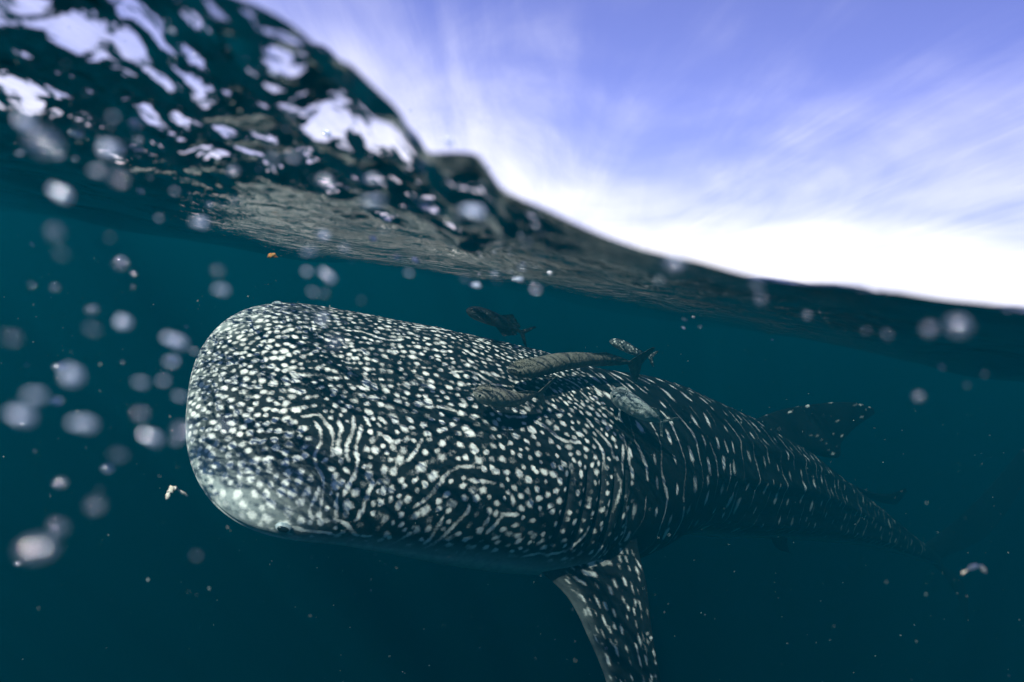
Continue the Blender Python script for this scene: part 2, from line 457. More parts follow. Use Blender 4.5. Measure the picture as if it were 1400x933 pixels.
    for ln in lines:
        if len(ln) < 2 and R.random() < 0.5: continue
        mid = ln[len(ln) // 2]; tv, _, _ = theta_at(*mid); d = sep(mid[0], tv)
        lineish = R.random() < np.interp(mid[0], [0.15, 0.45, 0.65, 1.0, 1.2], [0.04, 0.36, 0.52, 0.42, 0.25])
        if len(ln) * 0.004 < 2.2 * d or (tv < 0.22 and R.random() < 0.75): lineish = False
        bright = R.uniform(0.75, 1.0)
        k = R.integers(0, 3)
        gap = max(1.10 * d, 0.015)
        while k < len(ln):
            p = ln[k]; tv, _, _ = theta_at(*p); a = angle(p[0], tv)
            if k + 1 < len(ln): q = ln[k + 1] - p
            elif k > 0: q = p - ln[k - 1]
            else: q = np.array([math.cos(a), -math.sin(a)])
            a = math.atan2(-q[1], q[0])
            if lineish:
                put(p[0], p[1], a, 0.010, 0.215 * d * R.uniform(0.85, 1.15), bright * (0.8 + 0.2 * math.sin(k * 0.35 + ident))); k += 1
                if R.random() < 0.04: k += int(0.7 * d / 0.004); lineish = R.random() < 0.5
            else:
                big = R.uniform(0.72, 1.18) * np.interp(p[0], [0, 0.3, 0.6, 1.2], [1.0, 1.0, 0.98, 0.82])
                el = R.uniform(1.0, 1.4)
                jit = R.normal() * 0.08 * d; p = p + np.array([math.sin(a), math.cos(a)]) * jit; a += R.normal() * 0.2
                put(p[0], p[1], a, 0.41 * d * el * big, 0.395 * d * big, R.choice([1.0, 0.85, 0.65, 0.42], p=[.3, .3, .25, .15]))
                k += max(1, int(gap * R.uniform(0.85, 1.25) * (0.75 + 0.25 * el) / 0.004))
    # behind the gills: thin upright lines with columns of spots between them, all the way to the tail
    sc = 1.215; k = 0
    while sc < 5.2:
        step = np.interp(sc, [1.2, 1.6, 2.2, 3.2, 5.2], [0.040, 0.058, 0.074, 0.086, 0.08])
        for sgn in (1, -1):
            ph = R.uniform(0, 6.28); lean = R.normal() * 0.02
            vmax = float(np.interp(1.75 if sc < 1.3 else 2.0, th, v[np.searchsorted(sgrid, sc)]))
            def xof(vv): return sc + 0.012 * math.sin(vv * 16 + ph) + 0.007 * math.sin(vv * 37 + ph * 2) + lean * vv - 0.10 * max(0, 0.18 - vv) - 0.35 * max(0, vv - 0.8 * vmax) * (sc > 1.35)
            if k % 2 == 0:
                vv = R.uniform(0.0, 0.10)
                val = R.uniform(0.6, 0.9)
                while vv < vmax:
                    x = xof(vv); e = 0.01
                    a = math.atan2(-1.0, (xof(vv + e) - x) / e)
                    put(x, sgn * vv, a if sgn > 0 else -a, 0.010, 0.0048 + 0.0016 * math.sin(vv * 23 + ph), val * (0.72 + 0.28 * math.sin(vv * 19 + ph)))
                    vv += 0.005
                    if R.random() < 0.012: vv += R.uniform(0.02, 0.08)
            else:
                vv = R.uniform(0.0, 0.06)
                while vv < vmax:
                    x = xof(vv) + R.normal() * 0.004
                    big = R.choice([0.6, 0.8, 1.0, 1.15], p=[.3, .3, .25, .15])
                    put(x, sgn * vv, math.radians(90 + R.normal() * 9), 0.023 * big * R.uniform(0.9, 1.4), 0.0125 * big, R.choice([1, 1, .7]))
                    vv += R.uniform(0.055, 0.13)
        k += 1; sc += step * R.uniform(0.9, 1.1)
    # the snout: close-packed round spots, measured straight across the skin
    cen = [P[ij(*p)] for ln in lines for p in ln[::3]]
    cand = [(i, j) for i in range(n) if 0.0004 < s[i] < 1.2 for j in range(0, m) if -1.75 < th[j] < 1.66 and (i * 7 + j * 3) % 4 == 0]
    R.shuffle(cand)
    hcell = 0.03; cells = {}
    def hk(c): return (int(c[0] // hcell), int(c[1] // hcell), int(c[2] // hcell))
    for c in cen: cells.setdefault(hk(c), []).append(c)
    def nbrs(c):
        k0 = hk(c); o_ = []
        for dx in (-1, 0, 1):
            for dy in (-1, 0, 1):
                for dz in (-1, 0, 1): o_ += cells.get((k0[0] + dx, k0[1] + dy, k0[2] + dz), [])
        return np.array(o_) if o_ else np.zeros((0, 3))
    new = []
    for i, j in cand:
        c = P[i, j]; d = np.interp(th[j], [-1.0, 0.2, 0.8, 1.3], [0.0165, 0.0180, 0.0205, 0.0215]) * np.interp(s[i], [0, 0.1, 0.35], [0.86, 1.0, 1.08])
        if s[i] > 0.345: d = 0.74 * sep(s[i], th[j])
        q = nbrs(c)
        if len(q) and (((q - c) ** 2).sum(1) < d * d).any(): continue
        cells.setdefault(hk(c), []).append(c); new.append((i, j, d))
    for i, j, d in new:
        c = P[i, j]; q = nbrs(c); dd = np.sqrt(((q - c) ** 2).sum(1)); dd = dd[dd > 1e-6]
        nn = np.sort(dd)[:3].mean() if len(dd) >= 3 else d
        es, et = tangents(i, j); a = angle(s[i], th[j]) + R.normal() * 0.3
        r_ = (0.40 if s[i] < 0.345 else 0.34) * min(nn, 1.35 * d) * R.uniform(0.85, 1.1)
        sk.stamp(i, j, math.cos(a) * es + math.sin(a) * et, r_ * R.uniform(1.0, 1.3), r_ * 0.95, R.choice([1, .88, .7], p=[.45, .35, .2]), 60, 14)
    # right flank of the head: the left side's markings turned over
    mask = sk.mask
    for i in range(n):
        if s[i] > 1.235: break
        vm = v[i]
        flip = np.interp(-vm, vm, mask[i])
        wgt = np.clip((-th - 0.75) / 0.25, 0, 1)
        mask[i] = mask[i] * (1 - wgt) + flip * wgt
    # countershading: pale belly, pale lip and lower snout
    A = np.abs(TH)
    rear = np.clip((S - 1.15) / 0.3, 0, 1)
    pale = np.clip((A - 1.40 - 0.42 * rear) / 0.24, 0, 1) ** 1.5
    snout = np.clip((0.42 - S) / 0.3, 0, 1) * np.clip((A - 0.45) / 0.8, 0, 1)
    pale = np.maximum(pale, 0.85 * snout)
    pale = np.maximum(pale, 0.45 * np.exp(-(S / 0.05)))
    mask = mask * np.clip((1.62 + 0.42 * rear - A) / 0.16, 0, 1) * (1 - 0.7 * gill)
    dark = np.maximum(gill, 0.8 * mouth)
    Vs = [P.reshape(-1, 3)]; Fs = [grid_faces(n, m, True)]; Cs = [np.stack([mask, pale, dark], -1).reshape(-1, 3)]
    # tail end cap
    tipc = P[-1].mean(0) + T[-1] * 0.03
    Vs.append(tipc[None]); Cs.append(np.array([[0, 0, 0.0]]))
    base = (n - 1) * m
    cap = np.stack([np.full(m, n * m), base + np.arange(m), base + (np.arange(m) + 1) % m, base + (np.arange(m) + 1) % m], -1)
    off = n * m + 1
    # fins: lofted blades with a swollen root
    def fin(LE, TE, thick, nu=90, nc=72, root=1.6, spots=None, lead=0.0, band=0.0):
        nonlocal off
        LE = np.array(LE, float); TE = np.array(TE, float)
        ku = np.linspace(0, 1, len(LE)); uu = np.linspace(0, 1, nu)
        le = spline(ku, LE, uu); te = spline(ku, TE, uu)
        ph = np.linspace(0, 2 * math.pi, nc + 1)[:-1]; x = (1 - np.cos(ph)) / 2
        span = np.gradient((le + te) / 2, axis=0); span /= np.linalg.norm(span, axis=1, keepdims=True)
        ch = te - le
        nn = np.cross(span, ch); nn /= np.linalg.norm(nn, axis=1, keepdims=True) + 1e-9
        tk = thick * (1 - uu) ** 0.7 * (1 + root * np.exp(-(uu / 0.10) ** 2)) + 0.002
        prof = np.sin(ph) * (1 - 0.45 * x) * np.abs(np.sin(ph)) ** 0.1
        pts = le[:, None, :] + ch[:, None, :] * x[None, :, None] + nn[:, None, :] * (tk[:, None] * prof[None, :])[..., None]
        k = Skin(pts)
        if spots:
            count, l, w = spots
            tries = []
            for q in range(count * 12):
                i = int(R.uniform(0.0, 0.97) * nu); j = int(R.integers(0, nc))
                c = pts[i, j]
                if x[j] < lead or x[j] > 0.96: continue
                if any(((c - o_) @ span[i]) ** 2 / (l * 2.1) ** 2 + (((c - o_) ** 2).sum() - ((c - o_) @ span[i]) ** 2) / (w * 2.3) ** 2 < 1 for o_ in tries): continue
                tries.append(c)
                lf = R.uniform(0.6, 1.5)
                k.stamp(i, j, span[i], l * lf, w * R.uniform(0.7, 1.1), R.uniform(0.4, 1.0), 14, 12)
                if len(tries) > count: break
        pl = np.zeros((nu, nc)) + band * (np.clip((lead + 0.10 - x) / 0.30, 0, 1) ** 0.8)[None, :] * np.clip((uu - 0.02) / 0.30, 0, 1)[:, None]
        Vs.append(pts.reshape(-1, 3)); Fs.append(grid_faces(nu, nc, True, off)); Cs.append(np.stack([k.mask, pl, np.zeros_like(pl)], -1).reshape(-1, 3))
        off += nu * nc
        tip = np.arange(nc) + off - nc
        return tip
    def PX(rows): return [at(*r) for r in rows]
    # left pectoral
    fin(PX([(700, 745, 1.90), (740, 782, 1.95), (778, 820, 1.97), (806, 876, 1.97), (831, 940, 1.96), (866, 1080, 1.95), (912, 1230, 1.95)]),
        PX([(872, 700, 2.13), (872, 745, 2.12), (884, 800, 2.07), (891, 860, 2.03), (905, 940, 2.00), (925, 1080, 1.96), (918, 1232, 1.95)]),
        0.023, spots=(360, 0.0125, 0.0058), lead=0.09, band=0.30)
    # first dorsal, second dorsal
    def dl(sv, t0, hgt=0.0):
        i = int(np.searchsorted(sgrid, sv)); j = int(np.argmin(np.abs(th - t0))); return P[i, j] + D[i] * hgt
    r0, r1 = dl(2.35, 0.0, -0.03), dl(3.12, 0.0, -0.03)
    fin([r0, at(1062, 562, 3.45), at(1110, 553, 3.70), at(1162, 550, 3.92), at(1194, 558, 4.05)],
        [r1, at(1145, 626, 3.78), at(1150, 606, 3.86), at(1168, 586, 3.97), at(1196, 566, 4.06)], 0.030, spots=(34, 0.024, 0.009))
    r0, r1 = dl(3.75, 0.0, -0.02), dl(4.05, 0.0, -0.02)
    fin([r0, at(1205, 676, 4.35), at(1238, 668, 4.5)], [r1, at(1222, 690, 4.5), at(1240, 672, 4.51)], 0.014)
    # tail: tall upper lobe, shorter lower lobe
    e0 = C[-1]
    fin([e0 - T[-1] * 0.35, at(1330, 690, 5.5), at(1400, 610, 5.75), at(1440, 560, 5.9)], [e0 + T[-1] * 0.05, at(1352, 730, 5.6), at(1412, 640, 5.8), at(1442, 566, 5.9)], 0.02)
    fin([e0 - T[-1] * 0.30, at(1300, 800, 5.5), at(1322, 850, 5.65)], [e0 + T[-1] * 0.04, at(1318, 800, 5.55), at(1326, 852, 5.65)], 0.016)
    # right pectoral on the far side, pelvic fins
    i = int(np.searchsorted(sgrid, 1.0)); j = int(np.argmin(np.abs(th + 1.75))); c0 = P[i, j]
    outw = -L[i] * 0.8 - np.array([0, 0, 0.35])
    fin([c0 - T[i] * 0.12, c0 + outw * 0.35 + T[i] * 0.05, c0 + outw * 0.8 + T[i] * 0.30], [c0 + T[i] * 0.24, c0 + outw * 0.35 + T[i] * 0.28, c0 + outw * 0.82 + T[i] * 0.34], 0.028, spots=(60, 0.017, 0.0075), lead=0.25, band=0.7)
    for sg in (1, -1):
        i = int(np.searchsorted(sgrid, 2.75)); j = int(np.argmin(np.abs(th - sg * 2.1))); c0 = P[i, j]
        dn = (sg * L[i] * 0.5 - D[i] * 0.8)
        fin([c0 - T[i] * 0.10 - dn * 0.03, c0 + dn * 0.05 + T[i] * 0.05, c0 + dn * 0.07 + T[i] * 0.22], [c0 + T[i] * 0.16 - dn * 0.03, c0 + dn * 0.04 + T[i] * 0.2, c0 + dn * 0.072 + T[i] * 0.24], 0.012, nu=40, nc=40)
    V = np.concatenate(Vs); Cc = np.concatenate(Cs); F = np.concatenate(Fs)
    base_pt = P[int(np.searchsorted(sgrid, 1.2)), int(np.argmin(np.abs(th - 3.1)))]
    root = empty('whale_shark', Vector(base_pt))
    tag(root, 'huge dark whale shark patterned with white spots and lines, under the waves', 'shark')
    body = mesh_obj('body', V - base_pt, F, skin_material(), root)
    at_ = body.data.attributes.new('markings', 'FLOAT_COLOR', 'POINT')
    rgba = np.ones((len(V), 4), np.float32); rgba[:, :3] = Cc
    at_.data.foreach_set('color', rgba.ravel())
    # eye at the corner of the mouth
    for sgn in (1, -1):
        i = int(np.searchsorted(sgrid, 0.275)); j = int(np.argmin(np.abs(th - sgn * 1.40))); c = P[i, j]; nv = nrm[i, j]
        e = mesh_obj('eye', *ball(0.019, 0.012, 0.010), eye_white, root)
        x = Vector(T[i]); z = Vector(nv); y = z.cross(x).normalized(); x = y.cross(z)
        M = Matrix((x, y, z)).transposed().to_4x4(); M.translation = Vector(c + nv * 0.001 - base_pt)
        e.matrix_local = M
        p = mesh_obj('pupil', *ball(0.013, 0.0075, 0.005), eye_dark, e); p.location = (0, 0, 0.0075)
    return root, P, sgrid, th, nrm

def ball(rx, ry, rz, n=10, m=20):
    V = []; F = []
    for i in range(1, n):
        a = math.pi * i / n
        for j in range(m):
            b = 2 * math.pi * j / m; V.append((rx * math.sin(a) * math.cos(b), ry * math.sin(a) * math.sin(b), rz * math.cos(a)))
    V.append((0, 0, rz)); V.append((0, 0, -rz)); t = len(V) - 2
    for i in range(n - 2):
        for j in range(m): F.append((i * m + j, (i + 1) * m + j, (i + 1) * m + (j + 1) % m, i * m + (j + 1) % m))
    for j in range(m): F.append((t, j, (j + 1) % m)); F.append((t + 1, (n - 2) * m + (j + 1) % m, (n - 2) * m + j))
    return np.array(V), F

def simple_mat(name, col, rough=0.4, spec=0.5, noise=None):
    m, t = mat(name); b = N(t, 'ShaderNodeBsdfPrincipled'); setin(b, Roughness=rough); b.inputs['Specular IOR Level'].default_value = spec
    if noise:
        g = N(t, 'ShaderNodeNewGeometry'); nz = N(t, 'ShaderNodeTexNoise'); t.links.new(g.outputs['Position'], nz.inputs['Vector']); setin(nz, Scale=noise[0], Detail=4)
        c = mixcol(t, maprange(t, nz.outputs['Fac'], 0.35, 0.65), col + (1,), noise[1] + (1,)); t.links.new(c, b.inputs['Base Color'])
    else: b.inputs['Base Color'].default_value = col + (1,)
    out(t, b.outputs[0]); return m
eye_white = simple_mat('eye_rim', (0.45, 0.50, 0.50), 0.4, noise=(90, (0.2, 0.25, 0.27)))
eye_dark = simple_mat('eye_pupil', (0.006, 0.007, 0.008), 0.12, noise=(60, (0.01, 0.012, 0.014)))

def skin_material():
    m, t = mat('shark_skin')
    at_ = N(t, 'ShaderNodeAttribute', attribute_name='markings')
    sp = N(t, 'ShaderNodeSeparateColor'); t.links.new(at_.outputs['Color'], sp.inputs[0])
    geo = N(t, 'ShaderNodeNewGeometry')
    def nz(scale, det=4, rough=0.6):
        n = N(t, 'ShaderNodeTexNoise'); t.links.new(geo.outputs['Position'], n.inputs['Vector']); setin(n, Scale=scale, Detail=det, Roughness=rough); return n.outputs['Fac']
    fine, mid, big = nz(190, 3, 0.7), nz(45), nz(6)
    # ragged edges where dark denticles show through the white
    e = math_node(t, 'ADD', sp.outputs[0], math_node(t, 'MULTIPLY', math_node(t, 'SUBTRACT', fine, 0.5), 0.9))
    e = math_node(t, 'MULTIPLY', maprange(t, e, 0.15, 0.95), maprange(t, sp.outputs[0], 0.02, 0.3))
    e = math_node(t, 'MULTIPLY', e, maprange(t, sp.outputs[0], 0.1, 0.95, 0.35, 1.0, False))
    darkc = mixcol(t, maprange(t, mid, 0.3, 0.7), (0.0035, 0.006, 0.008, 1), (0.008, 0.012, 0.015, 1))
    darkc = mixcol(t, maprange(t, big, 0.4, 0.7, 0, 0.5), darkc, (0.011, 0.016, 0.019, 1))
    palec = mixcol(t, maprange(t, mid, 0.3, 0.7), (0.36, 0.40, 0.39, 1), (0.50, 0.53, 0.50, 1))
    basec = mixcol(t, sp.outputs[1], darkc, palec)
    spot = mixcol(t, maprange(t, mid, 0.3, 0.7), (0.70, 0.69, 0.63, 1), (0.88, 0.86, 0.79, 1))
    col = mixcol(t, e, basec, spot)
    col = mixcol(t, sp.outputs[2], col, (0.01, 0.012, 0.015, 1))
    b = N(t, 'ShaderNodeBsdfPrincipled'); t.links.new(col, b.inputs['Base Color']); setin(b, Roughness=0.6); b.inputs['Specular IOR Level'].default_value = 0.06
    bp = N(t, 'ShaderNodeBump'); bp.inputs['Strength'].default_value = 0.35; bp.inputs['Distance'].default_value = 0.004
    t.links.new(math_node(t, 'ADD', fine, math_node(t, 'MULTIPLY', mid, 1.2)), bp.inputs['Height']); t.links.new(bp.outputs[0], b.inputs['Normal'])
    out(t, b.outputs[0]); return m
shark, SP, SS, STH, SN = build_shark()

# ------------------------------------------------------------------ remoras and the fish over the shark's back
def fish_material(name, top, belly, rough=0.42, mottle_dapple=0.5, spots=False):
    m, t = mat(name)
    at_ = N(t, 'ShaderNodeAttribute', attribute_name='shade')
    geo = N(t, 'ShaderNodeNewGeometry')
    nz = N(t, 'ShaderNodeTexNoise'); t.links.new(geo.outputs['Position'], nz.inputs['Vector']); setin(nz, Scale=60, Detail=5, Roughness=0.65)
    f = math_node(t, 'ADD', at_.outputs['Fac'], math_node(t, 'MULTIPLY', math_node(t, 'SUBTRACT', nz.outputs['Fac'], 0.5), mottle_dapple), clamp=True)  # skin mottling; high values paint light ripples into the colour
    c = mixcol(t, f, belly + (1,), top + (1,))
    if spots:
        vz = N(t, 'ShaderNodeTexVoronoi'); t.links.new(geo.outputs['Position'], vz.inputs['Vector']); setin(vz, Scale=95)
        c = mixcol(t, maprange(t, vz.outputs['Distance'], 0.30, 0.42, 0.8, 0.0), c, (0.6, 0.62, 0.56, 1))
    b = N(t, 'ShaderNodeBsdfPrincipled'); t.links.new(c, b.inputs['Base Color']); setin(b, Roughness=rough); b.inputs['Specular IOR Level'].default_value = 0.2
    n2 = N(t, 'ShaderNodeTexNoise'); t.links.new(geo.outputs['Position'], n2.inputs['Vector']); setin(n2, Scale=28, Detail=4, Roughness=0.6, Distortion=1.5)
    bp = N(t, 'ShaderNodeBump'); bp.inputs['Strength'].default_value = 0.8; bp.inputs['Distance'].default_value = 0.012
    t.links.new(math_node(t, 'ADD', n2.outputs['Fac'], math_node(t, 'MULTIPLY', nz.outputs['Fac'], 0.25)), bp.inputs['Height']); t.links.new(bp.outputs[0], b.inputs['Normal'])
    out(t, b.outputs[0]); return m

def fish(name, label, path, height, width, material, dorsal=0.5, anal=0.5, tail=0.55, fork=0.5, head=0.12, lean=0.0, pect=0.5, group=None, up=None, disc=False, jaw=0.0):
    """one fish along a path of points from snout to tail root; body and fins are one skin"""
    path = np.array(path, float); k = np.linspace(0, 1, len(path))
    nu, nc = 56, 28
    uu = np.linspace(0, 1, nu); Cn = spline(k, path, uu)
    Tn = np.gradient(Cn, axis=0); Tn /= np.linalg.norm(Tn, axis=1, keepdims=True)
    length = np.linalg.norm(np.diff(Cn, axis=0), axis=1).sum()
    upv = np.array([0, 0, 1.0]) if up is None else np.array(up, float)
    Sd = np.cross(Tn, upv[None]); Sd /= np.linalg.norm(Sd, axis=1, keepdims=True)
    Up = np.cross(Sd, Tn)
    U2 = math.cos(lean) * Up + math.sin(lean) * Sd; S2 = math.cos(lean) * Sd - math.sin(lean) * Up
    prof = np.interp(uu, [0, .02, .06, head, .25, .42, .6, .78, .92, 1], [.05, .30, .55, .78, .96, 1, .86, .55, .26, .20])
    prof = np.convolve(np.pad(prof, 2, 'edge'), np.ones(5) / 5, 'valid'); prof[0] = 0.04
    wid = prof * np.interp(uu, [0, .1, .3, .7, 1], [1.25, 1.2, 1.0, .85, .35])
    ph = np.linspace(0, 2 * math.pi, nc + 1)[:-1]
    P = Cn[:, None, :] + U2[:, None, :] * (height * prof[:, None] * np.cos(ph)[None])[..., None] + S2[:, None, :] * (width * wid[:, None] * np.sin(ph)[None])[..., None]
    V = [P.reshape(-1, 3)]; F = grid_faces(nu, nc, True).tolist(); sh = [np.broadcast_to((np.cos(ph) * 0.6 + 0.55)[None], (nu, nc)).reshape(-1)]
    off = nu * nc
    F.append(tuple(range(nc - 1, -1, -1))); F.append(tuple(range(off - nc, off)))
    def blade(rootA, rootB, tipA, tipB, nrm, th=0.0025, shade=0.8):
        """thin fin between a root edge and a tip edge"""
        nonlocal off
        n1, n2 = 10, 8; pts = []
        for side in (1, -1):
            for i in range(n1):
                a = i / (n1 - 1)
                for j in range(n2):
                    b = j / (n2 - 1)
                    p = (1 - b) * (np.array(rootA) * (1 - a) + np.array(rootB) * a) + b * (np.array(tipA) * (1 - a) + np.array(tipB) * a)
                    e = side * th * (1 - b) * (1 - (2 * a - 1) ** 4) + side * 0.0003
                    pts.append(p + np.array(nrm) * (e + 0.0012 * math.sin(a * 19)))
        V.append(np.array(pts)); sh.append(np.full(len(pts), shade))
        f = grid_faces(n1, n2, False, off); g = grid_faces(n1, n2, False, off + n1 * n2)[:, ::-1]
        F.extend(f.tolist()); F.extend(g.tolist())
        ring = [i * n2 + n2 - 1 for i in range(n1)]
        for q in range(n1 - 1): F.append((off + ring[q], off + ring[q + 1], off + n1 * n2 + ring[q + 1], off + n1 * n2 + ring[q]))
        for e0 in (0, (n1 - 1) * n2):
            for q in range(n2 - 1): F.append((off + e0 + q, off + e0 + q + 1, off + n1 * n2 + e0 + q + 1, off + n1 * n2 + e0 + q))
        off += 2 * n1 * n2
    def on(u, c, s_=0.0):
        i = int(round(u * (nu - 1))); return Cn[i] + U2[i] * height * prof[i] * c + S2[i] * width * wid[i] * s_
    i6 = int(.7 * (nu - 1))
    if dorsal: blade(on(.56, .85), on(.90, .8), on(.74, .85) + U2[i6] * height * dorsal * 1.5, on(.95, .9) + U2[i6] * height * dorsal * 0.5, S2[i6])
    if anal: blade(on(.56, -.85), on(.90, -.8), on(.74, -.85) - U2[i6] * height * anal * 1.5, on(.95, -.9) - U2[i6] * height * anal * 0.5, S2[i6], shade=0.55)
    te = Cn[-1]; tb = tail * length * 0.30
    for sg in (1, -1):
        blade(te - Tn[-1] * 0.06 * length, te + Tn[-1] * tb * (1 - fork) * 0.8, te + Tn[-1] * tb * 0.75 + sg * U2[-1] * tb * 0.95, te + Tn[-1] * tb + sg * U2[-1] * tb * 0.95, S2[-1], 0.003)
    i2 = int(.22 * (nu - 1))
    if pect:
        for sg in (1, -1):
            o_ = -U2[i2] * 0.65 + sg * S2[i2] * 0.75
            blade(on(.21, -.35, .85 * sg), on(.27, -.45, .85 * sg), on(.32, -.35, .9 * sg) + o_ * height * 1.5 * pect, on(.38, -.45, .9 * sg) + o_ * height * 1.4 * pect, np.cross(o_, Tn[i2]), 0.002, shade=0.3)
    if disc:       # ribbed sucking disc on the crown
        iD = int(.14 * (nu - 1)); n0 = off
        for r in range(9):
            u0 = .05 + .02 * r; i = int(round(u0 * (nu - 1)))
            a0 = on(u0, 1.02, 0)
            blade(a0 - S2[i] * width * wid[i] * .6, a0 + S2[i] * width * wid[i] * .6, a0 - S2[i] * width * wid[i] * .55 + U2[i] * .004, a0 + S2[i] * width * wid[i] * .55 + U2[i] * .004, Tn[i], 0.002, shade=0.9)
    Va = np.concatenate(V); base = Cn[nu // 2] - U2[nu // 2] * height
    root = empty(name, Vector(base)); tag(root, label, 'fish', group)
    o = mesh_obj('body', Va - base, F, material, root)
    A = o.data.attributes.new('shade', 'FLOAT', 'POINT'); A.data.foreach_set('value', np.concatenate(sh).astype(np.float32))
    iE = int(head * 0.75 * (nu - 1))
    for sg in (1, -1):
        e = mesh_obj('eye', *ball(height * .16, height * .16, height * .08, 8, 14), eye_dark, root)
        c = Cn[iE] + U2[iE] * height * prof[iE] * .25 + sg * S2[iE] * width * wid[iE] * .96
        x = Vector(Tn[iE]); z = Vector(S2[iE] * sg); y = z.cross(x).normalized(); x = y.cross(z)
        M = Matrix((x, y, z)).transposed().to_4x4(); M.translation = Vector(c - base); e.matrix_local = M
    return root
dark_fish = fish_material('dark_fish_skin', (0.006, 0.008, 0.009), (0.02, 0.024, 0.025))
brown_fish = fish_material('brown_remora_skin', (0.16, 0.15, 0.12), (0.30, 0.30, 0.26), mottle_dapple=2.6)  # strong mottling paints rippling light into the skin colour
olive_fish = fish_material('olive_remora_skin', (0.13, 0.125, 0.10), (0.02, 0.025, 0.025), mottle_dapple=3.4)  # pale back paints in the lit top, strong mottling the light ripples
grey_fish = fish_material('grey_remora_skin', (0.22, 0.25, 0.24), (0.50, 0.54, 0.50), mottle_dapple=0.9)
speck_fish = fish_material('speckled_fish_skin', (0.03, 0.04, 0.042), (0.16, 0.18, 0.18), spots=True)
def PXS(rows): return [at(*r) for r in rows]
fish('remora', 'black fish with triangular rear fins swimming alone above the shark', PXS([(637, 424, 2.16), (660, 431, 2.18), (688, 442, 2.21), (714, 455, 2.24)]), 0.024, 0.022, dark_fish, dorsal=0.75, anal=0.75, tail=0.62, fork=0.7, pect=0.5)
fish('remora', 'small slender speckled fish trailing just above the shark', PXS([(833, 466, 2.5), (850, 472, 2.51), (868, 481, 2.53), (888, 488, 2.56)]), 0.019, 0.017, speck_fish, dorsal=0.2, anal=0.2, tail=0.6, fork=0.4, pect=0.35)
fish('remora', 'long wrinkled olive remora lying along the ridge of the shark', PXS([(694, 507, 1.94), (730, 503, 2.01), (775, 494, 2.13), (825, 492, 2.27), (866, 497, 2.38)]), 0.029, 0.032, olive_fish, dorsal=0.3, anal=0.25, tail=0.4, fork=0.2, pect=0.4, disc=True, lean=0.35)
fish('remora', 'short brown remora with painted light ripples clinging below the olive one', PXS([(647, 536, 1.78), (675, 543, 1.81), (706, 545, 1.86), (738, 538, 1.93)]), 0.026, 0.026, brown_fish, dorsal=0.25, anal=0.4, tail=0.75, fork=0.65, pect=0.5, disc=True, lean=0.4)
fish('remora', 'pale grey remora with a forked tail hanging on the flank', PXS([(835, 536, 2.13), (858, 550, 2.13), (884, 566, 2.12), (904, 577, 2.14)]), 0.034, 0.030, grey_fish, dorsal=0.3, anal=0.2, tail=0.8, fork=0.75, pect=0.75, disc=True, lean=0.5)

# ------------------------------------------------------------------ air bubbles near the lens, scraps and specks in the water
def bubble_material(name, clear, milky, shine, rough):
    """thin-walled air: mostly see-through, a milky film and a bright skin"""
    m, t = mat(name)
    geo = N(t, 'ShaderNodeNewGeometry'); nz = N(t, 'ShaderNodeTexNoise'); t.links.new(geo.outputs['Position'], nz.inputs['Vector']); setin(nz, Scale=300, Detail=3)
    tr = N(t, 'ShaderNodeBsdfTransparent')
    tl = N(t, 'ShaderNodeBsdfTranslucent'); tl.inputs['Color'].default_value = (0.74, 0.86, 1.0, 1)
    df = N(t, 'ShaderNodeBsdfDiffuse'); df.inputs['Color'].default_value = (0.74, 0.86, 1.0, 1)
    gl = N(t, 'ShaderNodeBsdfGlossy'); gl.inputs['Roughness'].default_value = rough; gl.inputs['Color'].default_value = (0.85, 0.93, 1.0, 1)
    a = N(t, 'ShaderNodeMixShader'); a.inputs[0].default_value = 0.5; t.links.new(tl.outputs[0], a.inputs[1]); t.links.new(df.outputs[0], a.inputs[2])
    b = N(t, 'ShaderNodeMixShader'); b.inputs[0].default_value = shine / (shine + milky); t.links.new(a.outputs[0], b.inputs[1]); t.links.new(gl.outputs[0], b.inputs[2])
    c = N(t, 'ShaderNodeMixShader'); t.links.new(maprange(t, nz.outputs['Fac'], 0.3, 0.7, clear - 0.12, clear + 0.12), c.inputs[0]); t.links.new(b.outputs[0], c.inputs[1]); t.links.new(tr.outputs[0], c.inputs[2])
    out(t, c.outputs[0]); return m
BUB, FOAM = bubble_material('air_bubble', 0.82, 0.07, 0.11, 0.10), bubble_material('froth', 0.26, 0.42, 0.32, 0.16)
def ico(sub, r, squash=1.0, lump=0.0, seed=0, lobes=0):
    bm = bmesh.new(); rr = random.Random(seed)
    bmesh.ops.create_icosphere(bm, subdivisions=sub, radius=r)
    if lobes:
        for k in range(lobes):
            a = rr.uniform(0, 6.28); mm_ = Matrix.Translation((r * rr.uniform(.5, 1.1) * math.cos(a), r * rr.uniform(-.5, .5), r * rr.uniform(.3, .8) * math.sin(a)))
            bmesh.ops.create_icosphere(bm, subdivisions=sub, radius=r * rr.uniform(.35, .75), matrix=mm_)
    ph = [rr.uniform(0, 6.28) for _ in range(6)]
    for v_ in bm.verts:
        c = v_.co / r
        v_.co *= 1 + lump * (math.sin(c.x * 3 + ph[0]) * math.sin(c.y * 4 + ph[1]) + .5 * math.sin(c.z * 6 + ph[2]))
        v_.co.z *= squash
    me = bpy.data.meshes.new('bubble'); bm.to_mesh(me); bm.free()
    me.polygons.foreach_set('use_smooth', np.ones(len(me.polygons), dtype=bool)); return me
BM = [ico(3, 1.0, s_, l_, i) for i, (s_, l_) in enumerate(((0.8, .04), (0.7, .08), (0.9, .03)))]
for me in BM: me.materials.append(BUB)
FM = [ico(3, 1.0, s_, l_, i + 9, lb) for i, (s_, l_, lb) in enumerate(((0.7, .12, 2), (0.55, .15, 3), (0.8, .1, 1)))]
for me in FM: me.materials.append(FOAM)
